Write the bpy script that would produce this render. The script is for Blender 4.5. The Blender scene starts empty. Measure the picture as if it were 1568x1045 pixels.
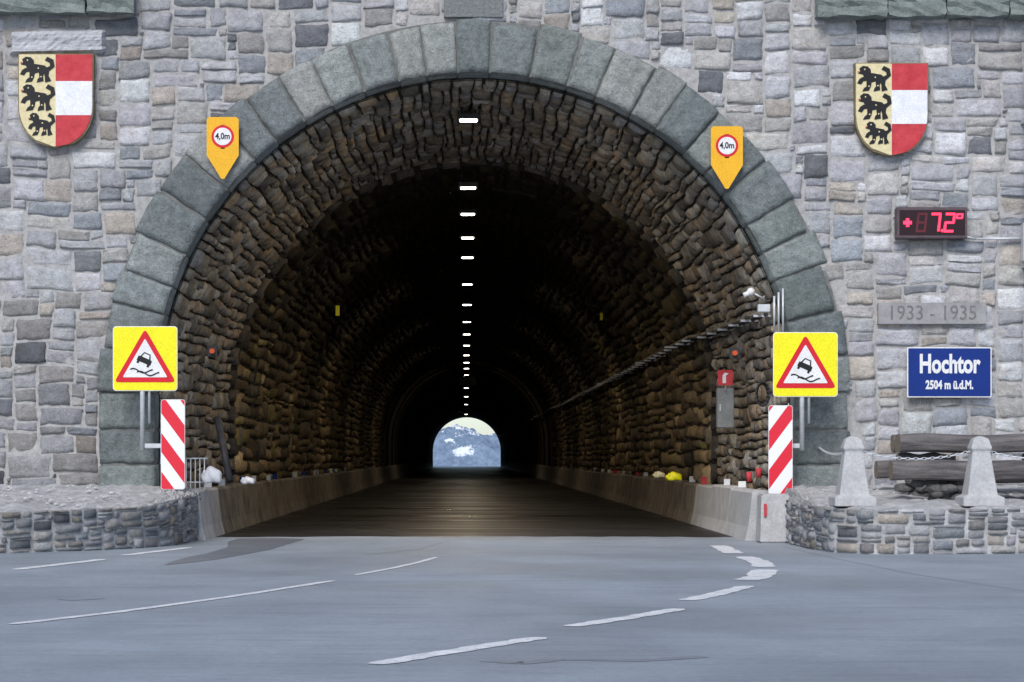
import bpy, bmesh, math, random
import numpy as np
from mathutils import Vector, Matrix
random.seed(5); rng=np.random.default_rng(7)
scene=bpy.context.scene
# ------------------------------------------------------------------ constants
F=3480.0; D=30.0; CH=1.1; AX=0.12; C0=1.94
def W(px,py,dist=30.0):
    return ((px-713)*dist/F, dist-D, CH+(699-py)*dist/F)
def G(px,py):
    d=F*CH/(py-699); return ((px-713)*d/F, d-D)
# ------------------------------------------------------------------ helpers
def link(o,parent=None):
    scene.collection.objects.link(o)
    if parent: o.parent=parent
    return o
def empty(name):
    e=bpy.data.objects.new(name,None); e.empty_display_size=.2; return link(e)
def mesh_obj(name,v,f,mat=None,parent=None,smooth=False):
    m=bpy.data.meshes.new(name); m.from_pydata([tuple(map(float,p)) for p in v],[],f); m.update()
    if mat: m.materials.append(mat)
    if smooth:
        for p in m.polygons: p.use_smooth=True
    return link(bpy.data.objects.new(name,m),parent)
def bm_obj(name,bm,mat,parent=None,smooth=False):
    m=bpy.data.meshes.new(name); bm.to_mesh(m); bm.free()
    if mat: m.materials.append(mat)
    if smooth:
        for p in m.polygons: p.use_smooth=True
    return link(bpy.data.objects.new(name,m),parent)
def box(name,c,s,mat,parent=None,bev=.006,rot=(0,0,0),taper=None):
    bm=bmesh.new(); bmesh.ops.create_cube(bm,size=1)
    for v in bm.verts:
        k=1
        if taper and v.co.z>0: k=taper
        v.co=Vector((v.co.x*s[0]*k,v.co.y*s[1]*k,v.co.z*s[2]))
    if bev: bmesh.ops.bevel(bm,geom=bm.edges[:],offset=bev,segments=2,affect='EDGES')
    o=bm_obj(name,bm,mat,parent); o.location=c; o.rotation_euler=rot; return o
def cyl(name,p0,p1,r,mat,parent=None,n=14,r2=None):
    p0=Vector(p0);p1=Vector(p1);d=p1-p0
    bm=bmesh.new(); bmesh.ops.create_cone(bm,cap_ends=True,segments=n,radius1=r,radius2=r if r2 is None else r2,depth=d.length)
    bmesh.ops.transform(bm,matrix=Matrix.Translation((p0+p1)/2)@d.to_track_quat('Z','Y').to_matrix().to_4x4(),verts=bm.verts)
    o=bm_obj(name,bm,mat,parent)
    for p in o.data.polygons:
        if len(p.vertices)==4: p.use_smooth=True
    return o
def plate(name,pts,y,t,mat,parent=None):
    n=len(pts); v=[(p[0],y,p[1]) for p in pts]+[(p[0],y+t,p[1]) for p in pts]
    f=[tuple(range(n)),tuple(range(2*n-1,n-1,-1))]+[(i,i+n,(i+1)%n+n,(i+1)%n) for i in range(n)]
    bm=bmesh.new(); vs=[bm.verts.new(p) for p in v]
    for q in f: bm.faces.new([vs[i] for i in q])
    bmesh.ops.recalc_face_normals(bm,faces=bm.faces)
    return bm_obj(name,bm,mat,parent)
def rrect(cx,cz,w,h,r,n=5):
    out=[]
    for (sx,sz,a0) in ((1,1,0),(-1,1,90),(-1,-1,180),(1,-1,270)):
        for i in range(n+1):
            a=math.radians(a0+90*i/n); out.append((cx+sx*(w/2-r)+r*math.cos(a),cz+sz*(h/2-r)+r*math.sin(a)))
    return out
def circ(cx,cz,r,n=28): return [(cx+r*math.cos(2*math.pi*i/n),cz+r*math.sin(2*math.pi*i/n)) for i in range(n)]
def text(name,body,x,y,z,size,mat,parent,off=0.0,sx=1.0,ext=.002,align='CENTER'):
    cu=bpy.data.curves.new(name,'FONT'); cu.body=body; cu.size=size; cu.align_x=align; cu.align_y='CENTER'
    cu.offset=off; cu.extrude=ext; cu.resolution_u=3
    t=bpy.data.objects.new(name+'_c',cu); scene.collection.objects.link(t)
    bpy.context.view_layer.update()
    me=bpy.data.meshes.new_from_object(t.evaluated_get(bpy.context.evaluated_depsgraph_get()))
    bpy.data.objects.remove(t)
    me.materials.clear(); me.materials.append(mat)
    o=bpy.data.objects.new(name,me); link(o,parent); o.location=(x,y,z); o.rotation_euler=(math.radians(90),0,0); o.scale=(sx,1,1)
    return o
# ------------------------------------------------------------------ materials
def mat_base(name):
    m=bpy.data.materials.new(name); m.use_nodes=True; nt=m.node_tree; b=nt.nodes['Principled BSDF']; return m,nt,b
def N(nt,t,**k):
    n=nt.nodes.new(t)
    for a,b in k.items(): setattr(n,a,b)
    return n
def noise(nt,scale,detail=4,rough=.6,vec=None,sc=None):
    n=N(nt,'ShaderNodeTexNoise'); n.inputs['Scale'].default_value=scale; n.inputs['Detail'].default_value=detail; n.inputs['Roughness'].default_value=rough
    tc=N(nt,'ShaderNodeTexCoord')
    if sc:
        mp=N(nt,'ShaderNodeMapping'); mp.inputs['Scale'].default_value=sc; nt.links.new(tc.outputs['Object'],mp.inputs[0]); nt.links.new(mp.outputs[0],n.inputs['Vector'])
    else: nt.links.new(tc.outputs['Object'],n.inputs['Vector'])
    return n
def ramp(nt,src,stops):
    r=N(nt,'ShaderNodeValToRGB'); e=r.color_ramp.elements
    while len(e)<len(stops): e.new(.5)
    for i,(p,c) in enumerate(stops):
        e[i].position=p; e[i].color=(*c,1) if len(c)==3 else c
    nt.links.new(src,r.inputs[0]); return r
def mix(nt,a,b,fac=1.0,mode='MULTIPLY'):
    m=N(nt,'ShaderNodeMix',data_type='RGBA',blend_type=mode)
    if isinstance(fac,(int,float)): m.inputs[0].default_value=fac
    else: nt.links.new(fac,m.inputs[0])
    for s,i in ((a,6),(b,7)):
        if isinstance(s,tuple): m.inputs[i].default_value=(*s,1)
        else: nt.links.new(s,m.inputs[i])
    return m.outputs[2]
def bump(nt,b,srcs):
    prev=None
    for s,st,dist in srcs:
        bp=N(nt,'ShaderNodeBump'); bp.inputs['Strength'].default_value=st; bp.inputs['Distance'].default_value=dist
        nt.links.new(s,bp.inputs['Height'])
        if prev: nt.links.new(prev,bp.inputs['Normal'])
        prev=bp.outputs[0]
    nt.links.new(prev,b.inputs['Normal'])
def g(x): return (x,x,x)
def stone_mat(name,lo=.62,hi=1.25,rough=.88,big=True,stain=(.8,.72,.6),bs=1.0,fine=.72):
    m,nt,b=mat_base(name)
    at=N(nt,'ShaderNodeAttribute',attribute_name='col')
    n1=noise(nt,9,9,.72); n2=noise(nt,60,4,.7); n3=noise(nt,.7,3,.5); n4=noise(nt,4,5,.6,sc=(1,1,3)); n5=noise(nt,22,5,.75)
    c=mix(nt,at.outputs['Color'],ramp(nt,n1.outputs[0],[(.3,g(lo)),(.7,g(hi))]).outputs[0])
    c=mix(nt,c,ramp(nt,n2.outputs[0],[(.3,g(fine)),(.7,g(1.2))]).outputs[0])
    c=mix(nt,c,ramp(nt,n5.outputs[0],[(.30,g(.55)),(.42,g(1)),(.62,g(1)),(.75,g(1.25))]).outputs[0])
    c=mix(nt,c,ramp(nt,n4.outputs[0],[(.5,(1,1,1)),(.75,stain)]).outputs[0])
    if big: c=mix(nt,c,ramp(nt,n3.outputs[0],[(.3,g(.82)),(.7,g(1.1))]).outputs[0])
    nt.links.new(c,b.inputs['Base Color']); b.inputs['Roughness'].default_value=rough; b.inputs['Specular IOR Level'].default_value=.25
    bump(nt,b,[(n1.outputs[0],bs,.045),(n5.outputs[0],.7*bs,.014),(n2.outputs[0],.6,.006)])
    return m
def noisy(name,c1,c2,scale=8,rough=.8,bs=.3,bd=.01,sc=None,spec=.3,metal=0):
    m,nt,b=mat_base(name); n1=noise(nt,scale,7,.65,sc=sc); n2=noise(nt,scale*9,3,.6)
    c=ramp(nt,n1.outputs[0],[(.32,c1),(.68,c2)]).outputs[0]
    c=mix(nt,c,ramp(nt,n2.outputs[0],[(.3,g(.85)),(.7,g(1.1))]).outputs[0])
    nt.links.new(c,b.inputs['Base Color']); b.inputs['Roughness'].default_value=rough; b.inputs['Specular IOR Level'].default_value=spec; b.inputs['Metallic'].default_value=metal
    bump(nt,b,[(n1.outputs[0],bs,bd),(n2.outputs[0],bs*.7,bd*.25)])
    return m
def paint(name,c,rough=.45): 
    return noisy(name,tuple(x*.88 for x in c),c,5,rough,.05,.002)
def emis(name,c,s):
    m,nt,b=mat_base(name); b.inputs['Base Color'].default_value=(*[x*.3 for x in c],1); b.inputs['Emission Color'].default_value=(*c,1); b.inputs['Emission Strength'].default_value=s
    m.cycles.emission_sampling='NONE'
    return m
M_wall=stone_mat('facade_stone',.72,1.2,stain=(.86,.82,.76))
M_tun=stone_mat('tunnel_stone',.5,1.4,.8,stain=(.9,.7,.35))
M_ring=stone_mat('granite_ring',.62,1.28,.85,stain=(.85,.87,.84),bs=1.0,fine=.58)
M_mortar=noisy('mortar',(.30,.295,.29),(.47,.46,.45),12,.95,.6,.02)
M_rmortar=noisy('arch_joint',(.13,.135,.13),(.22,.22,.21),12,.95,.6,.02)
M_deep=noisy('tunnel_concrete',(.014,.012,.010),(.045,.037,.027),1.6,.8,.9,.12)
M_conc=noisy('concrete',(.38,.38,.385),(.52,.52,.52),4,.85,.3,.008)
M_concd=noisy('dirty_concrete',(.08,.072,.058),(.30,.27,.225),2.2,.75,.4,.01)
M_terr=noisy('terrace_mortar',(.27,.27,.265),(.54,.54,.55),5,.95,.8,.03)
M_steel=noisy('galvanised_steel',(.5,.52,.54),(.66,.68,.7),10,.45,.05,.002,metal=.3)
M_dark=noisy('dark_metal',(.02,.02,.022),(.045,.045,.05),10,.6,.1,.002)
M_yel=paint('fluorescent_yellow',(.93,.85,.015)); M_ora=paint('orange_yellow',(.88,.46,.02))
M_red=paint('red_paint',(.68,.015,.03)); M_white=paint('white_paint',(.82,.82,.82)); M_black=paint('black_paint',(.012,.012,.014))
M_blue=paint('blue_enamel',(.004,.03,.22),.3); M_gold=noisy('gold_paint',(.62,.53,.30),(.78,.69,.42),20,.6,.2,.005)
M_redw=noisy('weathered_red',(.46,.03,.045),(.60,.06,.07),8,.6,.2,.004); M_whitew=noisy('weathered_white',(.70,.71,.76),(.85,.85,.88),5,.6,.1,.003)
M_wood=noisy('weathered_log',(.06,.055,.06),(.19,.175,.17),6,.85,.6,.02,sc=(.35,3,3))
M_woodend=noisy('log_end',(.16,.13,.10),(.26,.22,.17),20,.85,.3,.01)
M_slab=noisy('cornice_slab',(.15,.18,.17),(.27,.30,.285),6,.9,.9,.05)
M_lamp=emis('lamp_lens',(1,.93,.82),12)
M_led=emis('led_red',(1,.02,.06),4); M_ledoff=noisy('led_off',(.10,.016,.024),(.14,.022,.032),9,.5)
M_orl=emis('orange_reflector',(1,.13,.01),.25)
# worn paint : chips down to the asphalt colour
m,nt,pb=mat_base('road_paint'); n1=noise(nt,26,6,.75); n2=noise(nt,5,4,.6)
c=ramp(nt,n2.outputs[0],[(.3,(.56,.58,.60)),(.7,(.84,.84,.85))]).outputs[0]
fac=ramp(nt,n1.outputs[0],[(.36,g(1)),(.46,g(0))]).outputs[0]
nt.links.new(mix(nt,c,(.28,.31,.35),fac,'MIX'),pb.inputs['Base Color']); pb.inputs['Roughness'].default_value=.65; M_rmark=m
def asphalt(name,c1,c2,r1,r2,sc=(1,.35,1),wet=False,bsc=(.25,1.6,1),bk=(.9,.86),spec=.5):
    m,nt,b=mat_base(name)
    n1=noise(nt,1.2,6,.6,sc=sc); n2=noise(nt,220,2,.6); n3=noise(nt,.35,4,.55); n4=noise(nt,3.0,5,.6,sc=bsc); n6=noise(nt,18,6,.8); n7=noise(nt,.8,6,.7,sc=(.6,1.8,1))
    c=ramp(nt,n1.outputs[0],[(.3,c1),(.7,c2)]).outputs[0]
    c=mix(nt,c,ramp(nt,n2.outputs[0],[(.3,g(.62)),(.7,g(1.36))]).outputs[0])
    c=mix(nt,c,ramp(nt,n6.outputs[0],[(.3,g(.82)),(.7,g(1.15))]).outputs[0])
    c=mix(nt,c,ramp(nt,n3.outputs[0],[(.35,g(.84)),(.65,g(1.08))]).outputs[0])
    c=mix(nt,c,ramp(nt,n7.outputs[0],[(.33,g(.86)),(.46,g(1)),(.60,g(1)),(.72,g(.90))]).outputs[0])
    c=mix(nt,c,ramp(nt,n4.outputs[0],[(.34,g(bk[0])),(.5,g(1)),(.66,g(bk[1]))]).outputs[0])
    nt.links.new(c,b.inputs['Base Color']); b.inputs['Specular IOR Level'].default_value=spec
    r=ramp(nt,n4.outputs[0] if wet else n3.outputs[0],[(.38,g(r1)),(.62,g(r2))]); nt.links.new(r.outputs[0],b.inputs['Roughness'])
    bump(nt,b,[(n1.outputs[0],.15,.02),(n6.outputs[0],.2,.006),(n2.outputs[0],.25,.004)])
    return m
M_asph=asphalt('asphalt',(.25,.288,.33),(.31,.35,.395),.55,.75)
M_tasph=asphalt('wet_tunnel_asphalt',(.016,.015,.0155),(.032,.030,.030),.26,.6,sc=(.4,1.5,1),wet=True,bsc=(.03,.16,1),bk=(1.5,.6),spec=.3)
M_wet=asphalt('wet_patch',(.15,.167,.19),(.20,.222,.248),.4,.6)
M_grav=noisy('alpine_gravel',(.12,.11,.09),(.24,.23,.2),.6,.95,.8,.1)
M_hill=noisy('hill_grass_rock',(.06,.07,.035),(.22,.21,.18),.25,.95,.9,.4)
# ------------------------------------------------------------------ stone generator
def pack(U,V,cell,wr,hr,seed,wide=False):
    R=random.Random(seed); nu=int(U/cell); nv=int(V/cell); occ=np.zeros((nv,nu),bool); out=[]
    for j in range(nv):
        i=0
        while i<nu:
            if occ[j,i]: i+=1; continue
            run=0
            while i+run<nu and not occ[j,i+run] and run<wr[1]: run+=1
            h=R.choice(range(hr[0],hr[1]+1))
            w=R.randint(wr[0],wr[1])
            if h==hr[0]: w=max(w,(wr[0]+wr[1])//2)
            if wide and R.random()<.9: w=max(w,h+2)
            w=min(w,run)
            if run-w<max(2,wr[0]-1): w=run
            if wide: h=min(h,w)
            h=min(h,nv-j)
            occ[j:j+h,i:i+w]=True; out.append((i*cell,j*cell,(i+w)*cell,(j+h)*cell)); i+=w
    return np.array(out)
def warp(u,v,a):
    return u+a*(np.sin(1.7*v+.9*u)+.6*np.sin(4.1*v-2.3*u+1)), v+a*.8*(np.sin(2.1*u+.5*v)+.6*np.sin(5.3*u+1.3*v+2))
def stones(name,rects,mapf,mat,parent,pal,wts,gap=.012,hr=(.015,.05),edge=-.03,n=6,jit=.012,wa=.02,rough=.25,keep=None,corner=.10,bright=(.8,1.15),bn_=.07,colfn=None,ringk=.72):
    if keep is not None: rects=rects[keep]
    K=len(rects)
    s={6:[0,.05,.36,.64,.95,1],5:[0,.12,.5,.88,1],4:[0,.18,.82,1],7:[0,.05,.25,.5,.75,.95,1],10:[0,.03,.14,.28,.43,.57,.72,.86,.97,1]}[n]; s=np.array(s)
    S,T=np.meshgrid(s,s,indexing='xy'); S=S.ravel();T=T.ravel()
    isb=(S==0)|(S==1)|(T==0)|(T==1); isc=((S==0)|(S==1))&((T==0)|(T==1))
    u0,v0,u1,v1=rects.T
    gg=gap*(.6+.8*rng.random(K))
    u0=u0+gg;v0=v0+gg;u1=u1-gg;v1=v1-gg
    J=lambda:(rng.random((K,4))-.5)*2*jit
    cu=np.stack([u0,u1,u0,u1],1)+J(); cv=np.stack([v0,v0,v1,v1],1)+J()
    wgt=np.stack([(1-S)*(1-T),S*(1-T),(1-S)*T,S*T],0)
    U=cu@wgt; V=cv@wgt
    mu=U.mean(1,keepdims=True); mv=V.mean(1,keepdims=True)
    ms=np.minimum(u1-u0,v1-v0)[:,None]
    k=np.where(isc[None],corner*(1+rng.random((K,len(S)))),0)
    U=U+np.sign(mu-U)*k*ms; V=V+np.sign(mv-V)*k*ms
    bn=(rng.random((2,K,len(S)))-.5)*bn_*ms
    U=U+bn[0];V=V+bn[1]
    h=hr[0]+(hr[1]-hr[0])*rng.random((K,1))
    tilt=(rng.random((K,1))-.5)*(S-.5)[None]+(rng.random((K,1))-.5)*(T-.5)[None]
    H=h*(1+rough*(rng.random((K,len(S)))-.5)*2)+tilt*h*1.2
    inner2=(~isb)
    ring=inner2&((S==s[1])|(S==s[-2])|(T==s[1])|(T==s[-2]))
    H=np.where(ring[None],H*ringk,H); H=np.where(isb[None],edge,H)
    U,V=warp(U,V,wa)
    X,Y,Z=mapf(U,V,H)
    co=np.stack([X,Y,Z],-1).reshape(-1,3)
    q=[]
    for j in range(n-1):
        for i in range(n-1): q.append((j*n+i,j*n+i+1,(j+1)*n+i+1,(j+1)*n+i))
    q=np.array(q); fa=(q[None]+(np.arange(K)*n*n)[:,None,None]).reshape(-1,4)
    me=bpy.data.meshes.new(name); me.vertices.add(len(co)); me.vertices.foreach_set('co',co.ravel().astype(np.float32))
    me.loops.add(len(fa)*4); me.loops.foreach_set('vertex_index',fa.ravel().astype(np.int32))
    me.polygons.add(len(fa)); me.polygons.foreach_set('loop_start',(np.arange(len(fa))*4).astype(np.int32)); me.polygons.foreach_set('loop_total',np.full(len(fa),4,np.int32))
    me.update(calc_edges=True)
    pal=np.array(pal); w=np.array(wts,float); w/=w.sum()
    c=pal[rng.choice(len(pal),K,p=w)]*(bright[0]+(bright[1]-bright[0])*rng.random((K,1)))*(1+.03*(rng.random((K,3))-.5))
    if colfn is not None:
        ce=co.reshape(K,n*n,3).mean(1); c=c*colfn(ce)
    col=np.concatenate([np.repeat(c,n*n,0),np.ones((K*n*n,1))],1)
    a=me.attributes.new('col','FLOAT_COLOR','POINT'); a.data.foreach_set('color',col.ravel().astype(np.float32))
    me.materials.append(mat); return link(bpy.data.objects.new(name,me),parent)
def prof(u,r,Rref,c=C0,cs=None):
    cs=c if cs is None else cs
    L=math.pi*Rref; a=math.pi-(u-c)/Rref
    x=np.where(u<c,-r,np.where(u>c+L,r,r*np.cos(a)))
    z=np.where(u<c,u*cs/c,np.where(u>c+L,(c-(u-c-L))*cs/c,cs+r*np.sin(a)))
    return x+AX,z
# ------------------------------------------------------------------ FACADE
portal=empty('stone_tunnel_portal')
rects=pack(29,9,.062,(3,10),(2,5),3,True); rects[:,[0,2]]-=14.5
cx=(rects[:,0]+rects[:,2])/2-AX; cz=(rects[:,1]+rects[:,3])/2
rr=np.where(cz<C0,np.abs(cx),np.hypot(cx,cz-C0)); keep=rr>4.92
palF=[(.47,.475,.50),(.56,.565,.59),(.52,.505,.49),(.50,.455,.41),(.35,.37,.405),(.21,.22,.24),(.66,.665,.685),(.41,.40,.395)]
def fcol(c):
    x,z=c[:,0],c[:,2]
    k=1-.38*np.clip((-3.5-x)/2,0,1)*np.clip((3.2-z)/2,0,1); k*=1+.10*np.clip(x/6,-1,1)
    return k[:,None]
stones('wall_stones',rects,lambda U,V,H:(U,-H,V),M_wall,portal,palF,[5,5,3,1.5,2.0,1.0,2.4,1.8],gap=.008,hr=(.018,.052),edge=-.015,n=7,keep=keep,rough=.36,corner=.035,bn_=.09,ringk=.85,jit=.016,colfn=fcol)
angs=sorted(set([math.pi*i/48 for i in range(49)]+[math.atan2(9.4-C0,14.5-AX),math.atan2(9.4-C0,-14.5-AX)]))
inn=[(AX+4.35,0)];out=[(14.5,0)]
for a in angs:
    inn.append((AX+4.35*math.cos(a),C0+4.35*math.sin(a)))
    dx,dz=math.cos(a),math.sin(a); t=1e9
    if dx>1e-6:t=min(t,(14.5-AX)/dx)
    if dx<-1e-6:t=min(t,(-14.5-AX)/dx)
    if dz>1e-6:t=min(t,(9.4-C0)/dz)
    out.append((AX+t*dx,C0+t*dz))
inn.append((AX-4.35,0));out.append((-14.5,0)); n=len(inn)
mesh_obj('mortar',[(x,-.013,z) for x,z in inn]+[(x,-.013,z) for x,z in out],[(i,i+1,i+1+n,i+n) for i in range(n-1)],M_mortar,portal)
# voussoirs
Rm=4.57; Lt=2*C0+math.pi*Rm; vr=[]; hs=[.49,.5,.46,.49]; u=0
for h in hs: vr.append((u,4.2,u+h,4.95+random.uniform(-.02,.03)));u+=h
nb=29; ws=[random.uniform(.8,1.2) for _ in range(nb)]; tot=sum(ws); u=C0
for wv in ws:
    w=math.pi*Rm*wv/tot; vr.append((u,4.2,u+w,4.93+random.uniform(-.05,.06))); u+=w
for h in hs[::-1]: vr.append((u,4.2,u+h,4.95+random.uniform(-.02,.03)));u+=h
def mv(U,V,H):
    x,z=prof(U,V,Rm); return x,-H-.04,z
stones('arch_voussoirs',np.array(vr),mv,M_ring,portal,[(.275,.305,.30),(.335,.365,.355),(.225,.255,.255),(.38,.395,.38)],[3,3,2,1.5],gap=.003,hr=(.035,.065),edge=-.45,n=10,jit=.008,wa=0,rough=.36,corner=.004,bright=(.85,1.1),bn_=.022,ringk=.78)
xs=[];zs=[]
for i in range(81):
    x,z=prof(np.array(Lt*i/80),4.22,Rm);xs.append(float(x));zs.append(float(z))
xo=[]
for i in range(81):
    x,z=prof(np.array(Lt*i/80),4.90,Rm);xo.append((float(x),float(z)))
mesh_obj('arch_mortar',[(xs[i],-.05,zs[i]) for i in range(81)]+[(p[0],-.05,p[1]) for p in xo]+[(xs[i],.45,zs[i]) for i in range(81)],
  [(i,i+1,i+82,i+81) for i in range(80)]+[(i,i+1,i+163,i+162) for i in range(80)],M_rmortar,portal)
def cornice(x0,x1,z0):
    x=x0;k=0
    while x<x1-.1:
        w=random.uniform(.7,1.15); w=min(w,x1-x)
        bm=bmesh.new(); bmesh.ops.create_cube(bm,size=1); bmesh.ops.subdivide_edges(bm,edges=bm.edges[:],cuts=5,use_grid_fill=True)
        for v in bm.verts: v.co=Vector((v.co.x*(w-.02)+random.uniform(-.012,.012),v.co.y*.34+random.uniform(-.03,.03),v.co.z*.36+random.uniform(-.02,.02)))
        o=bm_obj('cornice_slab_%d'%k,bm,M_slab,portal); o.location=(x+w/2,-.1,z0+.18); x+=w;k+=1
cornice(-14,W(210,0)[0],W(0,24)[2]); cornice(W(1246,0)[0],14,W(0,30)[2])
plq=[W(680,0),W(770,28)]
box('date_slab',((plq[0][0]+plq[1][0])/2,-.045,W(0,10)[2]),(.78,.08,.32),noisy('dark_slab',(.16,.17,.17),(.26,.27,.27),25,.9,.9,.03),portal)
bm=bmesh.new(); bmesh.ops.create_grid(bm,x_segments=26,y_segments=8,size=.5)
for v_ in bm.verts:
    x=v_.co.x;z=v_.co.y; e=max(abs(x),abs(z))>.49
    v_.co=Vector((x*1.28+(random.uniform(-.02,.02) if e else 0), (.10 if e else 0)+random.uniform(-.01,.01)-.012*math.sin(z*9+x*2), z*.34+.03*x+(random.uniform(-.02,.02) if e else 0)))
o=bm_obj('ledge_stone',bm,noisy('pale_slab',(.34,.35,.37),(.56,.56,.59),4,.9,.8,.03,sc=(.5,1,5)),portal); c=W(89,65); o.location=(c[0],-.10,c[2])
p=empty('year_plaque'); c=W(1425,481)
box('plaque_stone',(c[0],-.06,c[2]),(1.42,.1,.285),noisy('plaque_stone',(.26,.26,.26),(.36,.36,.36),9,.9,.5,.015),p)
text('plaque_text','1933 - 1935',c[0],-.112,c[2],.27,noisy('engraving',(.15,.15,.15),(.20,.20,.20),9,.9),p,sx=.9)
# ------------------------------------------------------------------ TUNNEL
tunnel=empty('road_tunnel'); TL=207.0
def Rd(d):
    d=np.asarray(d,float)
    b=np.where(d<6.5,4.17-.22*d/6.5,3.83-.27*(d-6.5)/200)
    return b-np.where((d>9)&(((d-9)%6.5)<1.0),.08,0)
def cd(d): return C0-.32*np.asarray(d,float)/TL
Rr=4.1; LU=2*C0+math.pi*Rr
def mt(U,V,H):
    d=np.clip(V,0.28,TL); x,z=prof(U,Rd(d)-H,Rr,C0,cd(d)); return x,d,z
ra=pack(LU,6.2,.058,(2,5),(3,9),11); ra[:,[1,3]]+=.3
palT=[(.33,.29,.24),(.25,.22,.18),(.45,.415,.365),(.17,.155,.135),(.38,.295,.21),(.30,.285,.265)]
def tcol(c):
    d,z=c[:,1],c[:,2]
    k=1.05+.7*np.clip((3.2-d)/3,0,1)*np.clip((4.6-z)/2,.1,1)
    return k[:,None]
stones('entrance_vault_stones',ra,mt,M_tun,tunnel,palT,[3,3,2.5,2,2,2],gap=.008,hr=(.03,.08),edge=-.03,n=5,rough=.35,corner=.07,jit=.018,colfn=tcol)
rb=pack(LU,62,.08,(2,5),(4,11),12); rb[:,[1,3]]+=6.55
palB=[(.38,.285,.165),(.28,.21,.125),(.48,.37,.215),(.18,.15,.10),(.34,.30,.12),(.26,.225,.17)]  # brown-yellow stone colours carry the warm lamp glow on the walls
def bcol(c):  # shade painted into the stone colour: darker up the vault and with depth
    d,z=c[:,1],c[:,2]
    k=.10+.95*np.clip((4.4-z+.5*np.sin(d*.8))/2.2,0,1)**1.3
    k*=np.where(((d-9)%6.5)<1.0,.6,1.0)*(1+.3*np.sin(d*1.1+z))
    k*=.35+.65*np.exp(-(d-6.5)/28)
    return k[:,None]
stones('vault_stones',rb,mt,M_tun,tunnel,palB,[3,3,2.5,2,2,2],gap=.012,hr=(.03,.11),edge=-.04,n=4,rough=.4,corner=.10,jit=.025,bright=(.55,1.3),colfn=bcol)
ds=[.28];d=.5
while d<6.5: ds.append(d);d+=.5
ds+=[6.495,6.505]
d=9
while d<TL: ds+=[d-.01,d+.01,d+.99,d+1.01];d+=6.5
ds=[x for x in ds if x<TL]+[TL]; ds=np.array(ds); NU=72
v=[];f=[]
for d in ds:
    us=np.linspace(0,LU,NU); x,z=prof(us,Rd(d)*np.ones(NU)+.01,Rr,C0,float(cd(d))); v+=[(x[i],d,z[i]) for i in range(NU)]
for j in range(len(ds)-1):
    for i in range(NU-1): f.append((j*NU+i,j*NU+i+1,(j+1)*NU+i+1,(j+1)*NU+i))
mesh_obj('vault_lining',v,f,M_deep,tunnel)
re=[]; u=0
while u<LU-.1:
    w=random.uniform(.22,.5); re.append((u,3.80,min(u+w,LU),4.02)); u+=w
def mstep(U,V,H):
    x,z=prof(U,V,Rr,C0,C0); return x,6.50-H,z
stones('section_edge_stones',np.array(re),mstep,M_tun,tunnel,[(.20,.17,.14),(.14,.12,.10),(.10,.09,.075)],[1,1,1],gap=.012,hr=(.05,.12),edge=-.3,n=5,jit=.02,corner=.06,wa=.01)
mesh_obj('tunnel_road',[(-4.2,.55,.004)]+[(-4.2+8.6*i/40,.75+.45*math.sin(math.pi*i/40)+random.uniform(-.12,.12),.004) for i in range(1,40)]+[(4.4,.5,.004),(4.4,215,.004),(-4.2,215,.004)],[tuple(range(43))],M_tasph)  # wet asphalt; its dark colour and ragged front edge also paint the portal shade
for side in (-1,1):
    bar=empty('concrete_barrier'); y=-.25 if side<0 else -.35; k=0
    while y<TL:
        L=2.4; hh=.66+random.uniform(-.015,.015); xi=AX+side*3.52
        pr=[(xi,0),(xi+side*.05,.18),(xi+side*.10,hh-.03),(xi+side*.13,hh),(xi+side*.32,hh),(xi+side*.34,0)]
        vv=[(a,y+.012,b) for a,b in pr]+[(a,y+L-.012,b) for a,b in pr]; q=len(pr)
        mesh_obj('barrier_segment_%d'%k,vv,[tuple(range(q)),tuple(range(2*q-1,q-1,-1))]+[(i,(i+1)%q,(i+1)%q+q,i+q) for i in range(q)],M_conc if k<=(2 if side>0 else 0) else M_concd,bar)
        y+=L;k+=1
    for j in range(16):
        yy=1.5+j*2.4+random.uniform(-.4,.4)
        box('delineator_%d'%j,(AX+side*(3.70+random.uniform(-.02,.05)),yy,.66+.05),(.07+.05*random.random(),.03,.07+.07*random.random()),[M_white,M_whitew,M_redw][j%3] if side>0 else [M_white,M_steel,M_blue][j%3],bar,.004)
tray=empty('cable_tray')
def tx(d): 
    r=float(Rd(d)) ; zc=3.03-float(cd(d)); return AX+math.sqrt(max(r*r-zc*zc,0))-.16
ys=list(np.linspace(.5,6.3,6))+list(np.linspace(6.8,200,40))
for i in range(len(ys)-1):
    a,b=ys[i],ys[i+1]
    for off in (0,.09):
        cyl('conduit',(tx(a)+off-.02,a,3.03-off*.3),(tx(b)+off-.02,b,3.03-off*.3),.026,M_concd if off==0 else M_dark,tray,8)
for y in np.arange(.6,60,1.1): box('bracket',(tx(y)+.05,y,2.99),(.28,.04,.03),M_steel,tray,0)
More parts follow.
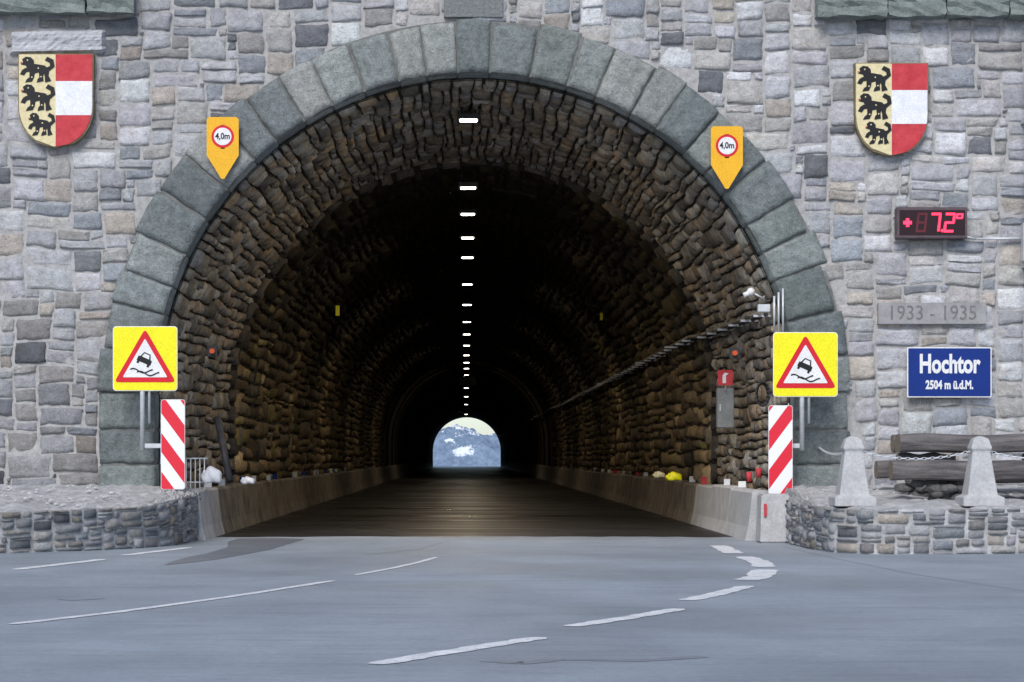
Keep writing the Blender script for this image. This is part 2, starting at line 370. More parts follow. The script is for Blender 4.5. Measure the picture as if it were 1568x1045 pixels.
# ceiling lamps
lamps=[(187,4.72)]+[(y,4.3) for y in (290,330,366,396,437,468,494,513,530,545,556,565,575)]+[(y,3.85) for y in (585,595,608,620,635)]
for i,(py,Hh) in enumerate(lamps):
    dist=F*Hh/(699-py); y=dist-D; z=CH+Hh; x=AX-.08
    L=empty('tunnel_lamp')
    box('lamp_housing',(x,y,z+.05),(.32,.5,.07),M_dark,L,.01)
    box('lamp_lens',(x,y-.08,z+.006),(.24,.20,.018),M_lamp,L,.004)
    top=float(cd(y))+float(Rd(y))
    cyl('hanger',(x-.1,y,z+.08),(x-.1,y,top+.02),.012,M_dark,L,6); cyl('hanger_b',(x+.1,y,z+.08),(x+.1,y,top+.02),.012,M_dark,L,6)
    E={0:60,1:75,3:75,5:75,7:65,9:60,12:50}
    if i in E:
        la=bpy.data.lights.new('lamp_light','AREA'); la.size=.3; la.energy=E[i]; la.color=(1,.80,.56)
        lo=bpy.data.objects.new('lamp_light',la); link(lo,L); lo.location=(x,y,z-.02)
arc=empty('arch_light_strip'); dd=76; M_amb=noisy('amber_glow_colour',(.5,.22,.04),(.65,.3,.06),8)  # orange light strip on the arch, its faint glow put into amber colour
for i in range(24):
    a0=math.radians(35+110*i/24);a1=math.radians(35+110*(i+1)/24); r=float(Rd(dd))-.15
    cyl('strip_piece',(AX+r*math.cos(a0),dd,1.85+r*math.sin(a0)),(AX+r*math.cos(a1),dd,1.85+r*math.sin(a1)),.03,M_amb,arc,6)
box('sign_box',(AX,dd,4.6),(.8,.2,.4),M_dark,arc)
# ------------------------------------------------------------------ GROUND
mesh_obj('ground',[(-1500,-1500,-.012),(1500,-1500,-.012),(1500,214,-.012),(-1500,214,-.012)],[(0,1,2,3)],M_grav)
mesh_obj('asphalt_road',[(-60,-60,0),(60,-60,0),(60,1.6,0),(-60,1.6,0)],[(0,1,2,3)],M_asph)
mk=empty('road_markings')
def strip(name,pts,w,mat=M_rmark,z=.004):
    P=[Vector((*G(*p),0)) for p in pts]; Q=[]
    for i in range(len(P)-1):
        for k in range(10): Q.append(P[i].lerp(P[i+1],k/10))
    Q.append(P[-1]); v=[]
    for i,q in enumerate(Q):
        t=(Q[min(i+1,len(Q)-1)]-Q[max(i-1,0)]).normalized(); nn=Vector((-t.y,t.x,0))
        e_=.6 if i in (0,len(Q)-1) else 1
        a_=w/2*e_*(1+random.uniform(-.22,.12)); b_=w/2*e_*(1+random.uniform(-.22,.12)); v+=[(q+nn*a_)[:2]+(z,),(q-nn*b_)[:2]+(z,)]
    mesh_obj(name,v,[(2*i,2*i+1,2*i+3,2*i+2) for i in range(len(Q)-1)],mat,mk)
strip('dash_1',[(575,1018),(700,997),(828,977)],.16); strip('dash_2',[(873,960),(960,947),(1040,933)],.16); strip('dash_3',[(1050,920),(1100,910),(1145,898)],.17)
strip('dash_4',[(1143,889),(1163,883),(1172,873)],.26); strip('dash_5',[(1172,869),(1162,861),(1140,853)],.24); strip('dash_6',[(1125,848),(1112,842),(1100,836)],.24)
strip('line_1',[(15,957),(180,938),(350,915),(510,890)],.10); strip('line_2',[(545,881),(600,871),(640,862),(668,854)],.07)
strip('line_3',[(22,873),(90,865),(160,857)],.15); strip('line_4',[(190,851),(240,845),(290,839)],.15)
M_seal=noisy('bitumen_seal',(.19,.21,.24),(.24,.265,.30),8,.6)
def seal(pts,w): strip('bitumen_seam',pts,w,M_seal,.002)
seal([(740,1012),(800,1016),(860,1010),(980,1012),(1080,1006)],.13)
seal([(1200,838),(1290,858),(1400,880),(1568,905)],.013); seal([(560,850),(640,842),(690,828)],.03)
seal([(90,918),(110,920),(160,917)],.05)
outl=[(255,866),(290,862),(330,857),(370,850),(410,842),(440,834),(470,826),(420,824),(370,825),(352,830),(345,838),(320,847),(290,854),(266,861)]
mesh_obj('wet_patch',[(*G(a+random.uniform(-5,5),b),.003) for a,b in outl],[tuple(range(len(outl)))],M_wet)
# ------------------------------------------------------------------ terraces
def terrace(name,line,back):
    T=empty(name)
    P=[Vector(p[:2]) for p in line]; hts=[p[2] for p in line]; cum=[0]
    for i in range(1,len(P)): cum.append(cum[-1]+(P[i]-P[i-1]).length)
    cumA=np.array(cum); PX=np.array([p.x for p in P]);PY=np.array([p.y for p in P]);HT=np.array(hts)
    r=pack(cum[-1],.56,.045,(3,9),(1,3),int(abs(cum[-1])*10),True)
    def mp(U,V,H):
        U=np.clip(U,0,cum[-1]-.001); x=np.interp(U,cumA,PX);y=np.interp(U,cumA,PY);h=np.interp(U,cumA,HT)
        e=.15; x2=np.interp(np.minimum(U+e,cum[-1]),cumA,PX);y2=np.interp(np.minimum(U+e,cum[-1]),cumA,PY);x1=np.interp(np.maximum(U-e,0),cumA,PX);y1=np.interp(np.maximum(U-e,0),cumA,PY)
        tx_,ty_=x2-x1,y2-y1; L=np.hypot(tx_,ty_)+1e-9
        return x+ty_/L*H, y-tx_/L*H, V*h/.54
    stones('rubble_face',r,mp,M_wall,T,palF,[4,3,4,2,3,2,1,3],gap=.005,hr=(.015,.045),edge=-.02,n=5,wa=.006,jit=.006,rough=.35,bright=(.5,.9),corner=.06)
    us=np.linspace(0,cum[-1],int(cum[-1]/.12)); x=np.interp(us,cumA,PX);y=np.interp(us,cumA,PY);h=np.interp(us,cumA,HT)
    v=[];f=[];n=len(us);rows=12
    for i in range(n): v.append((x[i],y[i],0))
    for j in range(rows+1):
        t=j/rows
        for i in range(n):
            yb=.0; yy=y[i]*(1-t)+yb*t; xx=x[i]
            if abs(x[i])<back: xx=x[i]+(math.copysign(back,x[i])-x[i])*t*.6
            zz=h[i]+(.72-h[i])*t+random.uniform(-.02,.03)+(.0 if j else -.01)
            v.append((xx,yy+(random.uniform(-.02,.02) if 0<j<rows else 0),zz))
    for j in range(rows+1):
        for i in range(n-1): f.append((j*n+i,j*n+i+1,(j+1)*n+i+1,(j+1)*n+i))
    mesh_obj('top_and_core',v,f,M_terr,T)
    return T
terrace('stone_retaining_wall',[(-14,-4.5,.46),(-5.3,-4.25,.47),(-4.5,-3.6,.48),(-3.9,-2.8,.5),(-3.6,-1.9,.55),(-3.52,-.3,.62),(-3.52,-.02,.62)],4.0)
terrace('stone_retaining_wall',[(4.05,-.02,.6),(4.08,-1.2,.55),(4.1,-3.2,.52),(4.2,-4.0,.51),(4.5,-4.5,.51),(6.3,-4.35,.51),(14,-4.2,.5)],4.2)
b=empty('concrete_end_block'); box('block',(3.93,-1.0,.31),(.40,.5,.62),M_conc,b,.02,taper=.9); box('red_strip',(3.79,-1.262,.42),(.035,.012,.16),M_redw,b,.001)
# ------------------------------------------------------------------ bollards + chain
def bollard(px):
    B=empty('concrete_bollard'); z=.53; x=(px-713)*26.1/F
    bm=bmesh.new(); prf=[(.235,0),(.235,.10),(.17,.13),(.10,.62),(.12,.66),(.085,.77),(.025,.80)]
    rings=[[bm.verts.new((sx*r,sy*r,h)) for sx,sy in ((-1,-1),(1,-1),(1,1),(-1,1))] for r,h in prf]
    for a,b2 in zip(rings,rings[1:]):
        for i in range(4): bm.faces.new((a[i],a[(i+1)%4],b2[(i+1)%4],b2[i]))
    bm.faces.new(rings[-1]); bm.faces.new(rings[0][::-1])
    bmesh.ops.bevel(bm,geom=bm.edges[:],offset=.006,segments=2,affect='EDGES')
    o=bm_obj('post',bm,M_conc,B); o.location=(x,-3.9,z)
    return (x,-3.9,z+.66)
b1=bollard(1305); b2=bollard(1500); b3=bollard(1695); ch=empty('chain')
def chain(a,b_,sag):
    n=int((Vector(a)-Vector(b_)).length/.046)
    for i in range(n):
        t=(i+.5)/n; p=Vector(a).lerp(Vector(b_),t); p.z-=sag*4*t*(1-t)
        bpy_m=bpy.data.meshes.get('chain_link_mesh')
        if not bpy_m:
            vs=[];fs=[];A=12;Bn=6
            for q in range(A):
                th=2*math.pi*q/A
                for w_ in range(Bn):
                    ph=2*math.pi*w_/Bn; r=.014+.0045*math.cos(ph); vs.append((r*math.cos(th)*2,r*math.sin(th),.0045*math.sin(ph)))
            for q in range(A):
                for w_ in range(Bn): fs.append((q*Bn+w_,((q+1)%A)*Bn+w_,((q+1)%A)*Bn+(w_+1)%Bn,q*Bn+(w_+1)%Bn))
            bpy_m=bpy.data.meshes.new('chain_link_mesh'); bpy_m.from_pydata(vs,[],fs); bpy_m.materials.append(M_steel)
        o=bpy.data.objects.new('link_%d'%i,bpy_m); link(o,ch); o.location=p; d=(Vector(b_)-Vector(a)); o.rotation_euler=(math.pi/2*(i%2)+.3,math.atan(sag*4*(1-2*t)/max(d.length,.1)),math.atan2(d.y,d.x))
chain(b1,b2,.12); chain(b2,b3,.12); chain((4.65,-.1,1.22),b1,.08)
# ------------------------------------------------------------------ log picnic table
pt=empty('log_picnic_table')
def log(name,x0,x1,y,z,r,sq=.85):
    bm=bmesh.new(); nn=12;m=14;rg=[]
    for i in range(m+1):
        t=i/m; row=[]
        for k in range(nn):
            a=2*math.pi*k/nn+.26; ca,sa=math.cos(a),math.sin(a); p=3.5
            q=(abs(ca)**p+abs(sa)**p)**(-1/p)*(1+random.uniform(-.04,.04))
            row.append(bm.verts.new((x0+(x1-x0)*t,y+r*ca*q,z+r*sq*sa*q+.012*math.sin(i*.9))))
        rg.append(row)
    for i in range(m):
        for k in range(nn): bm.faces.new((rg[i][k],rg[i][(k+1)%nn],rg[i+1][(k+1)%nn],rg[i+1][k]))
    bm.faces.new(rg[0][::-1]);bm.faces.new(rg[-1])
    bmesh.ops.recalc_face_normals(bm,faces=bm.faces)
    o=bm_obj(name,bm,M_wood,pt); o.data.materials.append(M_woodend)
    for p_ in o.data.polygons:
        if len(p_.vertices)>4: p_.material_index=1
for i,(yy) in enumerate((-2.35,-2.08,-1.81)): log('table_log_%d'%i,5.28+random.uniform(-.04,.04),7.9,yy,1.255,.13)
log('seat_log_front',5.05,8.0,-3.0,.93,.14); log('seat_log_front_2',5.62,8.0,-2.72,.90,.13); log('seat_log_back',5.2,7.9,-1.2,.93,.13)
M_pst=noisy('dark_fieldstone',(.06,.06,.065),(.16,.155,.15),7,.9,.7,.02)
for k,xx in enumerate((5.65,7.2)):
    for j in range(34):
        bm=bmesh.new(); bmesh.ops.create_icosphere(bm,subdivisions=2,radius=.085)
        fx=random.uniform(1,1.6)
        for v_ in bm.verts: v_.co=Vector((v_.co.x*fx,v_.co.y,v_.co.z*.7))*random.uniform(.88,1.12)
        lay=j%4; front=(j//4)%2
        o=bm_obj('pedestal_stone_%d_%d'%(k,j),bm,M_pst,pt); o.location=(xx+random.uniform(-.3,.3),(-2.9 if front else -2.1)+random.uniform(-.14,.14),.62+.09*lay if not front else .60+.06*lay)
    log('cross_support_%d'%k,xx-.35,xx+.35,-2.1,1.06,.09)
# ------------------------------------------------------------------ shields
def shield(cx_,ctop,w,h,name='coat_of_arms_shield'):
    S=empty(name); zb=ctop-h*.55
    def hw(z):
        if z>=zb: return w/2
        t=(zb-z)/(h*.45); return w/2*math.sqrt(max(0,1-t**2.1))
    def half(sgn,z0,z1,y,t,mat,nm):
        zs_=[z0+(z1-z0)*i/14 for i in range(15)]
        pts=[(cx_,z0)]+[(cx_+sgn*hw(z),z) for z in zs_]+[(cx_,z1)]
        o=[]
        for p_ in pts:
            if not o or (abs(o[-1][0]-p_[0])+abs(o[-1][1]-p_[1]))>1e-5: o.append(p_)
        plate(nm,o,y,t,mat,S)
    zz0=ctop-h; rim=[]
    for i in range(41):
        a=i/40
        if a<.5: z=ctop-(h)*(a*2); rim.append((cx_+hw(z)+.014,z-(.014 if z<zb else 0)))
        else: z=ctop-h*(2-2*a); rim.append((cx_-hw(z)-.014,z-(.014 if z<zb else 0)))
    rim[0]=(rim[0][0],ctop+.012); rim[-1]=(rim[-1][0],ctop+.012)
    plate('rim',rim,-.15,.14,noisy('shield_rim',(.15,.12,.07),(.28,.23,.13),10,.6),S)
    half(-1,ctop,zz0+.001,-.162,.012,M_gold,'gold_field')
    b1_=ctop-h*.29; b2_=ctop-h*.66
    half(1,ctop,b1_,-.162,.012,M_redw,'red_top'); half(1,b1_,b2_,-.163,.012,M_whitew,'white_band'); half(1,b2_,zz0+.001,-.162,.012,M_redw,'red_bottom')
    L=[[(.22,.68),(.45,.72),(.75,.66),(.89,.52),(.84,.34),(.6,.40),(.4,.34),(.25,.42)],[(-.02,.70),(.05,.78),(.02,.90),(.14,1.0),(.30,.98),(.40,.86),(.42,.66),(.3,.48),(.18,.54),(.14,.66)],
       [(.28,.58),(.12,.56),(.02,.48),(-.05,.32),(.08,.27),(.16,.40),(.3,.42)],[(.26,.45),(.44,.4),(.41,.2),(.34,.03),(.12,.0),(.17,.12),(.26,.2)],
       [(.56,.45),(.76,.42),(.70,.25),(.72,.05),(.5,.0),(.52,.12),(.58,.2)],[(.70,.5),(.90,.45),(.88,.26),(.97,.06),(.77,.0),(.76,.14),(.76,.22)],
       [(.82,.58),(.93,.64),(.92,.76),(.76,.86),(.84,1.0),(1.04,.88),(1.08,.62),(.9,.44)]]
    for r_ in range(3):
        sx_=w*(.42,.42,.33)[r_]; sy_=h*(.28,.29,.25)[r_]; ox=cx_-w*(.465,.455,.36)[r_]; oz=ctop-h*(.305,.615,.885)[r_]
        for k,pg in enumerate(L):
            plate('lion_%d_part_%d'%(r_,k),[(ox+a*sx_,oz+b_*sy_) for a,b_ in pg],-.168-.0006*k,.006,M_black,S)
        plate('lion_%d_tongue'%r_,[(ox+.02*sx_,oz+.80*sy_),(ox-.05*sx_,oz+.76*sy_),(ox+.03*sx_,oz+.74*sy_)],-.174,.003,M_red,S)
        for (ea,eb) in ((.2,.86),(.55,.55),(.34,.2),(.64,.22)): plate('lion_%d_gold_line'%r_,circ(ox+ea*sx_,oz+eb*sy_,.010,8),-.1765,.003,M_gold,S)
    return S
a=W(31,87);b_=W(146,227); shield((a[0]+b_[0])/2,a[2],b_[0]-a[0]-.03,a[2]-b_[2])
a=W(1306,101);b_=W(1418,240); shield((a[0]+b_[0])/2,a[2],b_[0]-a[0]-.03,a[2]-b_[2])
# ------------------------------------------------------------------ 4.0 m signs
def hsign(px,py0,py1):
    S=empty('height_limit_sign'); x,_,zt=W(px,py0); zb=W(px,py1)[2]; w=.42; zm=zt-(zt-zb)*.62
    o=[(x-w/2+.03,zt),(x+w/2-.03,zt),(x+w/2,zt-.03),(x+w/2,zm),(x+.02,zb),(x-.02,zb),(x-w/2,zm),(x-w/2,zt-.03)]
    plate('panel',o,-.20,.01,M_ora,S); zc=zt-.255
    plate('red_ring',circ(x,zc,.148),-.203,.003,M_red,S); plate('white_disc',circ(x,zc,.115),-.206,.003,M_white,S)
    text('height_text','4,0m',x,-.2075,zc,.115,M_black,S,off=.003,sx=.85,ext=.001)
    for dz in (.12,.4): box('mount',(x,-.15,zt-dz),(.06,.1,.04),M_steel,S,.003)
hsign(343.5,183,277); hsign(1110.5,197,292)
# ------------------------------------------------------------------ warning signs
def wsign(px,py,bx,by,side):
    S=empty('slippery_road_sign'); x,_,z=W(px,py,29.4); yq=-.62; w=.83
    plate('panel',rrect(x,z,w-.012,w-.012,.04),yq,.012,M_yel,S)
    plate('white_edge',rrect(x,z,w+.006,w+.006,.045),yq+.004,.012,M_white,S)
    def tri(cx_,cz_,s,r):
        pts=[];H=s*math.sqrt(3)/2
        vs=[(cx_-s/2,cz_-H/3),(cx_+s/2,cz_-H/3),(cx_,cz_+2*H/3)]
        for i in range(3):
            p0=Vector(vs[i]);pa=Vector(vs[i-1]);pb=Vector(vs[(i+1)%3])
            q0=p0+(pa-p0).normalized()*r;q1=p0+(pb-p0).normalized()*r
            for t in (0,.33,.67,1): pts.append(tuple(q0*(1-t)**2+p0*2*t*(1-t)+q1*t*t))
        return pts
    zc=z-.075
    plate('red_triangle',tri(x,zc,.80,.06),yq-.004,.004,M_red,S); plate('white_triangle',tri(x,zc,.58,.02),yq-.008,.004,M_white,S)
    R=math.radians(-24)
    def tr(pts): return [(x-.005+(a*math.cos(R)-b*math.sin(R)),zc+.055+(a*math.sin(R)+b*math.cos(R))) for a,b in pts]
    plate('car_body',tr([(-.095,-.04),(-.095,.02),(-.07,.03),(-.045,.095),(.045,.095),(.07,.03),(.095,.02),(.095,-.04)]),yq-.0115,.003,M_black,S)
    plate('car_window',tr([(-.05,.03),(-.034,.08),(.034,.08),(.05,.03)]),yq-.0135,.0015,M_white,S)
    for sx in (-1,1): plate('car_wheel',tr([(sx*.055,-.07),(sx*.085,-.07),(sx*.085,-.035),(sx*.055,-.035)][::sx]),yq-.0120,.003,M_black,S)
    for k in range(2):
        up=[];lo=[]
        for i in range(19):
            t=i/18; xx=x-.19+.085*k+.29*t; zz=zc-.075-.035*k+.024*math.sin(t*2*math.pi*1.15+.5)-.02*t; up.append((xx,zz+.009));lo.append((xx,zz-.009))
        plate('skid_%d'%k,up+lo[::-1],yq-.0125-.0005*k,.003,M_black,S)
    x1=x-.04; zlow=W(0,690,29.4)[2]
    cyl('post_a',(x1,yq+.04,zlow),(x1,yq+.04,z+.3),.032,M_steel,S)
    cyl('post_b',(x1+.09,yq+.04,zlow+.35),(x1+.09,yq+.04,z+.3),.018,M_steel,S)
    bxx,_,bz=W(bx,by,29.4)
    box('bracket_arm',((x1+bxx)/2,yq+.06,W(0,683,29.4)[2]),(abs(bxx-x1)+.05,.05,.06),M_steel,S,.006)
    B=empty('striped_marker_board')
    m,nt,pb=mat_base('stripe'); tc=N(nt,'ShaderNodeTexCoord'); sp=N(nt,'ShaderNodeSeparateXYZ'); nt.links.new(tc.outputs['Object'],sp.inputs[0])
    ma=N(nt,'ShaderNodeMath',operation='MULTIPLY_ADD'); ma.inputs[1].default_value=-side*1.35; nt.links.new(sp.outputs[0],ma.inputs[0]); nt.links.new(sp.outputs[2],ma.inputs[2])
    dv=N(nt,'ShaderNodeMath',operation='MULTIPLY_ADD'); dv.inputs[1].default_value=1/.50; dv.inputs[2].default_value=10.1; nt.links.new(ma.outputs[0],dv.inputs[0])
    fr=N(nt,'ShaderNodeMath',operation='FRACT'); nt.links.new(dv.outputs[0],fr.inputs[0])
    gt=N(nt,'ShaderNodeMath',operation='GREATER_THAN'); gt.inputs[1].default_value=.5; nt.links.new(fr.outputs[0],gt.inputs[0])
    cc=mix(nt,(.82,.82,.82),(.70,.012,.035),gt.outputs[0],'MIX'); nt.links.new(cc,pb.inputs['Base Color']); pb.inputs['Roughness'].default_value=.4
    o=plate('board',rrect(0,0,.30,1.15,.03),0,.012,m,B); o.location=(bxx,yq-.06,bz)
    o2=plate('board_edge',rrect(0,0,.312,1.162,.034),.003,.012,M_white,B); o2.location=(bxx,yq-.06,bz)
    cyl('board_post',(bxx,yq+.02,.2),(bxx,yq+.02,bz+.4),.025,M_steel,B)
wsign(222.5,549.5,266,681,-1); wsign(1233,558.5,1194,690,1)
# ------------------------------------------------------------------ blue sign, LED
S=empty('place_name_sign'); x,_,z=W(1450,571); w=1.11;h=.66
plate('border',rrect(x,z,w,h,.02),-.15,.02,M_white,S); plate('blue_panel',rrect(x,z,w-.03,h-.03,.012),-.154,.01,M_blue,S)
text('name_text','Hochtor',x,-.157,z+.10,.34,M_white,S,off=.012,sx=.67,ext=.002); text('altitude_text','2504 m ü.d.M.',x,-.157,z-.17,.155,M_white,S,off=.006,sx=.70,ext=.002)
for a in (-.45,.45): box('mount',(x+a,-.09,z),(.05,.12,.5),M_steel,S)
S=empty('led_temperature_display'); x,_,z=W(1422,344)
box('casing',(x,-.13,z),(.92,.2,.41),noisy('casing',(.09,.06,.07),(.13,.10,.11),9,.5),S,.01); box('screen',(x,-.232,z),(.86,.01,.33),noisy('screen',(.02,.006,.01),(.03,.010,.014),9,.3),S,.002)
def seg(cx_,cz_,on,w=.105,h=.225,t=.03,moff=M_ledoff):
    sg={'a':(0,h/2,1),'g':(0,0,1),'d':(0,-h/2,1),'f':(-w/2,h/4,0),'b':(w/2,h/4,0),'e':(-w/2,-h/4,0),'c':(w/2,-h/4,0)}
    for k,(a,b__,hz) in sg.items():
        if moff is None and k not in on: continue
        lx=(w+t*.6)/2 if hz else t/2; lz=t/2 if hz else (h/2)/2
        pts=[(cx_+a+sx*lx+(b__+sz*lz)*.12,cz_+b__+sz*lz) for sx,sz in ((-1,-1),(1,-1),(1,1),(-1,1))]
        plate('segment_'+k,pts,-.2405-(.001 if hz else 0),.003,M_led if k in on else moff,S)
seg(x-.14,z,''); seg(x+.04,z,'abc',moff=None); seg(x+.225,z,'abged',moff=None); seg(x+.355,z+.06,'abfg',.07,.10,.022,None)
plate('point',circ(x+.13,z-.105,.02,10),-.2405,.003,M_led,S)
plate('plus_h',[(x-.38,z-.02),(x-.27,z-.02),(x-.27,z+.02),(x-.38,z+.02)],-.2405,.003,M_led,S); plate('plus_v',[(x-.345,z-.055),(x-.305,z-.055),(x-.305,z+.055),(x-.345,z+.055)],-.2415,.003,M_led,S)
cyl('cable_a',(x+.46,-.12,z-.17),(x+.60,-.1,z-.2),.014,M_steel,S); cyl('cable_b',(x+.60,-.1,z-.2),(x+1.5,-.1,z-.19),.016,M_steel,S)
P_=empty('signal_mast'); x=W(1565,0)[0]; cyl('mast',(x,-.3,3.3),(x,-.3,7.6),.035,M_steel,P_); box('mast_box',(x,-.3,3.9),(.14,.14,.5),M_steel,P_); box('mast_arm',(x,-.16,5.5),(.05,.3,.05),M_steel,P_); box('mast_arm_low',(x,-.16,3.6),(.05,.3,.05),M_steel,P_)
# ------------------------------------------------------------------ small items
def orl(px,py):
    S=empty('marker_lamp'); x,y,z=W(px,py,30.9); cyl('lens',(x,y-.05,z),(x,y+.0,z),.035,M_orl,S); box('housing',(x,y+.03,z),(.13,.06,.15),M_dark,S)
orl(325,538); orl(1125,541)
S=empty('fire_extinguisher_cabinet'); x,y,z=W(1110,625,33.2)
box('cabinet',(x,y,z),(.24,.2,.58),noisy('cabinet_grey',(.17,.18,.18),(.26,.27,.27),6,.5),S,.01); box('door_handle',(x-.08,y-.11,z),(.02,.02,.1),M_steel,S,.002)
zz=W(0,579,33.2)[2]; plate('red_sign',rrect(x-.01,zz,.22,.22,.01),y-.14,.01,M_redw,S); plate('pictogram',[(x-.05,zz-.08),(x-.0,zz-.08),(x-.0,zz+.03),(x+.04,zz+.06),(x-.02,zz+.07),(x-.05,zz+.03)],y-.144,.003,M_white,S)
cyl('sign_bracket',(x,y-.1,zz-.2),(x,y-.1,zz+.05),.012,M_steel,S)
S=empty('cable_coil'); x,y,z=W(1167,604,30.6)
for k in range(5):
    prev=None
    for i in range(17):
        a=2*math.pi*i/16; p_=(x+(.10+.008*k)*math.cos(a)*.7,y-.02*k,z+(.14+.006*k)*math.sin(a))
        if prev: cyl('loop',prev,p_,.012,M_dark,S,6)
        prev=p_
S=empty('security_camera'); x,y,z=W(1150,447,30.5)
bm=bmesh.new(); bmesh.ops.create_uvsphere(bm,u_segments=14,v_segments=10,radius=.055); o=bm_obj('dome',bm,M_white,S,True); o.location=(x,y,z)
cyl('body',(x-.1,y,z-.05),(x+.02,y,z+.0),.035,M_white,S); cyl('arm',(x,y,z),(x+.22,y,z-.12),.014,M_steel,S)
S=empty('conduit_pipe')
for k,px in enumerate((1183,1190,1197)): 
    x,y,z=W(px,455-6*k,30.0); cyl('pipe_%d'%k,(x,-.16+.02*k,z),(x,-.16+.02*k,z-.45-.1*k),.014,M_steel,S,8)
box('junction_box',(W(1170,0)[0],.05,W(0,472)[2]),(.16,.12,.1),M_steel,S)
def tag(px,py,dist,w,h):
    S=empty('yellow_reflector_tag'); x,y,z=W(px,py,dist); box('tag',(x,y,z),(w,.01,h),M_yel,S,.001); box('clip',(x,y+.02,z+h/2),(w*.6,.04,.02),M_dark,S,.001)
tag(517,476,40.5,.07,.18); tag(367,324,32,.05,.2); tag(921,485,50,.06,.16); tag(560,352,42,.05,.12)
S=empty('metal_fence')
for i in range(6): x=W(278+i*7,0,30.6)[0]; cyl('bar_%d'%i,(x,.6,.3),(x,.6,1.08),.009,M_steel,S,6)
for zz in (.75,1.07): cyl('rail',(W(276,0,30.6)[0],.6,zz),(W(318,0,30.6)[0],.6,zz),.011,M_steel,S,6)
cyl('pipe',W(333,640,31.5),W(352,738,31.0),.05,M_dark,empty('drain_pipe'))
def lump(name,px,py,dist,sx,sz,mat):
    S=empty(name); x,y,z=W(px,py,dist); bm=bmesh.new(); bmesh.ops.create_icosphere(bm,subdivisions=3,radius=1)
    for v_ in bm.verts:
        c=v_.co; k=1+.12*math.sin(5*c.x+3*c.z)+.06*math.sin(9*c.y); v_.co=Vector((c.x*sx*k,c.y*sx*.8*k,max(c.z,-.6)*sz*k))
    o=bm_obj('body',bm,mat,S,True); o.location=(x,y,z); box('tie',(x-sx*.7,y-sx*.5,z+sz*.5),(.03,.03,.05),mat,S,.004)
lump('sandbag',325,730,30.6,.14,.13,M_whitew); lump('sandbag',1033,731,35.5,.13,.08,M_yel); lump('plastic_bag',380,737,31.8,.10,.06,M_whitew); lump('plastic_bag',1010,728,36.4,.1,.06,M_gold)
S=empty('red_bucket')
for i,(px,py) in enumerate(((1162,724),(1147,730))): x,y,z=W(px,py,31); cyl('bucket_%d'%i,(x,y,z-.07),(x,y,z+.06),.03,M_redw,S,12,.042)
bm=bmesh.new()
for i in range(300):
    sd=random.choice((-1,1)); x=random.uniform(4.3,9)*sd; y=random.uniform(-4,-.2)
    t=1-(-y/4.3); z=.5+.22*t; r=random.uniform(.01,.035)
    bmesh.ops.create_icosphere(bm,subdivisions=1,radius=r,matrix=Matrix.Translation((x,y,z+.01))@Matrix.Diagonal((1.3,1,.7,1)))
bm_obj('loose_pebbles',bm,M_conc)
# ------------------------------------------------------------------ hill, far portal, mountains
v=[];f=[];nx=60;ny=50
for j in range(ny):
    for i in range(nx):
        x=-90+180*i/(nx-1); y=.5+207*j/(ny-1)
        z=9.3+.35*y
        if abs(x)>14.5: z=min(z,(y)*.9+max(0,(9.3-(abs(x)-14.5)*.9)))
        z=min(z,8+(208-y)*1.5); z+=math.sin(x*.3+y*.2)*.3*min(1,y/5); v.append((x,y,max(z,-.3)))
for j in range(ny-1):
    for i in range(nx-1): f.append((j*nx+i,j*nx+i+1,(j+1)*nx+i+1,(j+1)*nx+i))
mesh_obj('hill',v,f,M_hill,None,True)
R2=float(Rd(TL));c2=float(cd(TL)); pts_i=[(AX+R2+.01,0)]+[(AX+(R2+.01)*math.cos(math.pi*i/30),c2+(R2+.01)*math.sin(math.pi*i/30)) for i in range(31)]+[(AX-R2-.01,0)]
pts_o=[(14,0)]+[(14*math.cos(math.pi*i/30),9*math.sin(math.pi*i/30)) for i in range(31)]+[(-14,0)]
n=len(pts_i); mesh_obj('far_tunnel_portal',[(a,TL,b) for a,b in pts_i]+[(a,TL+.0,b) for a,b in pts_o],[(i,i+1,i+1+n,i+n) for i in range(n-1)],M_mortar)
tt=np.linspace(-1,1,241); xs_=np.sign(tt)*np.abs(tt)**2.2*2500; ysm=np.concatenate([np.linspace(214,2800,20),np.linspace(2830,3300,20),np.linspace(3304,4300,260),np.linspace(4330,7000,60)])
def fb(x,y):
    s=0;a=1;k=1
    for o in range(7): s=s+a*(np.sin(x*k*.013+1.3*o+1.7*np.sin(y*k*.011+o*2.1))*np.cos(y*k*.009+o*.7+1.1*np.sin(x*k*.017-o))); a*=.52;k*=1.93
    return s
XX,YY=np.meshgrid(xs_,ysm)
base=np.interp(YY,[214,600,2800,3300,3900,4300,5200,6300,7000],[-1,-150,-420,-130,28,10,-60,60,20])
ZZ=base+fb(XX,YY)*np.interp(YY,[214,600,3000,3900,6300],[0,15,25,14,30])
me_v=np.stack([XX,YY,ZZ],-1).reshape(-1,3); nx=len(xs_);ny=len(ysm)
f=[(j*nx+i,j*nx+i+1,(j+1)*nx+i+1,(j+1)*nx+i) for j in range(ny-1) for i in range(nx-1)]
m,nt,pb=mat_base('hazy_mountain'); at=N(nt,'ShaderNodeAttribute',attribute_name='snow'); n1=noise(nt,.12,7,.7,sc=(1,.3,1)); n2=noise(nt,.035,4,.6,sc=(1,.3,1.6))
rk=ramp(nt,n1.outputs[0],[(.3,(.12,.18,.27)),(.7,(.26,.33,.43))]).outputs[0]  # blue distance haze is mixed into the rock colours
ad=N(nt,'ShaderNodeMath',operation='ADD'); nt.links.new(at.outputs['Fac'],ad.inputs[0]); nt.links.new(n1.outputs[0],ad.inputs[1])
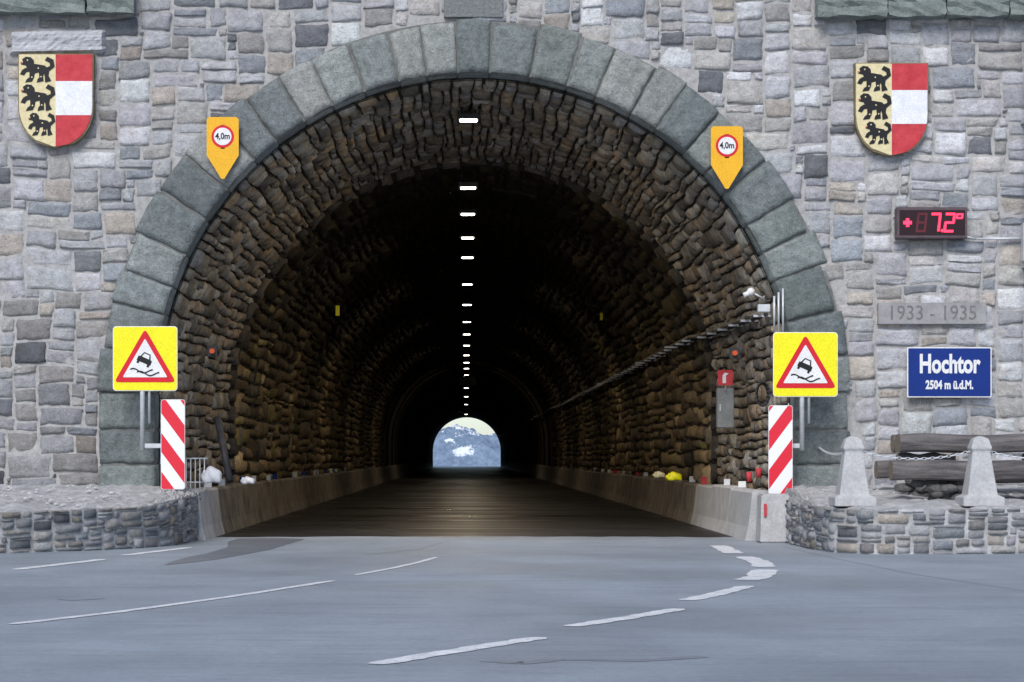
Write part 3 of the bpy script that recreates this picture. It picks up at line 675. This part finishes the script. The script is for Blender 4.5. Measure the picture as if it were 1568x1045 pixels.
ad2=N(nt,'ShaderNodeMath',operation='ADD'); nt.links.new(ad.outputs[0],ad2.inputs[0]); nt.links.new(n2.outputs[0],ad2.inputs[1])
mm=N(nt,'ShaderNodeMapRange'); mm.inputs[1].default_value=1.22; mm.inputs[2].default_value=1.32; nt.links.new(ad2.outputs[0],mm.inputs[0])
nt.links.new(mix(nt,rk,(.75,.80,.86),mm.outputs[0],'MIX'),pb.inputs['Base Color']); pb.inputs['Roughness'].default_value=1; pb.inputs['Specular IOR Level'].default_value=0
mt_=mesh_obj('mountain_terrain',me_v,f,m,None,True)
sc=me_v[:,1]+30; PXX=me_v[:,0]/sc*F; PZZ=(me_v[:,2]-1.1)/sc*F
snow=np.zeros(len(me_v))
for (a,b,ra_,rb_,st) in ((-3,9,17,10,.42),(-27,25,12,4,.3),(8,31,22,3.5,.2),(38,16,6,5,.25)):
    snow=np.maximum(snow,st*np.exp(-(((PXX-a)/ra_)**2+((PZZ-b)/rb_)**2)))
snow=np.maximum(snow,np.where(me_v[:,1]>5200,.18,0))
at_=mt_.data.attributes.new('snow','FLOAT','POINT'); at_.data.foreach_set('value',snow.astype(np.float32))
# ------------------------------------------------------------------ light, world, camera
w=bpy.data.worlds.new('World'); scene.world=w; w.use_nodes=True; nt=w.node_tree; sk=nt.nodes.new('ShaderNodeTexSky'); sk.sky_type='NISHITA'; sk.sun_disc=False
el,az=42,195
sk.sun_elevation=math.radians(el); sk.sun_rotation=math.radians(az); sk.altitude=2000; sk.air_density=1; sk.dust_density=4
bg=nt.nodes['Background']; nt.links.new(sk.outputs[0],bg.inputs[0]); bg.inputs[1].default_value=.15
sl=bpy.data.lights.new('sun','SUN'); sl.energy=2.9; sl.angle=math.radians(30); sl.color=(1,.97,.94); so=bpy.data.objects.new('sun',sl); link(so)
a=math.radians(az); e=math.radians(el); dirv=Vector((math.sin(a)*math.cos(e),math.cos(a)*math.cos(e),math.sin(e)))
so.rotation_euler=dirv.to_track_quat('Z','Y').to_euler(); so.location=(-10,-30,30)
cam=bpy.data.cameras.new('camera'); co=bpy.data.objects.new('camera',cam); link(co); co.location=(0,-D,CH); co.rotation_euler=(math.radians(90),0,0)
cam.sensor_width=36; cam.lens=36*F/1568; cam.shift_x=(784-713)/1568; cam.shift_y=(699-522.5)/1568; cam.clip_end=20000; cam.clip_start=.1
scene.camera=co
scene.view_settings.view_transform='Standard'; scene.view_settings.look='None'; scene.view_settings.exposure=0
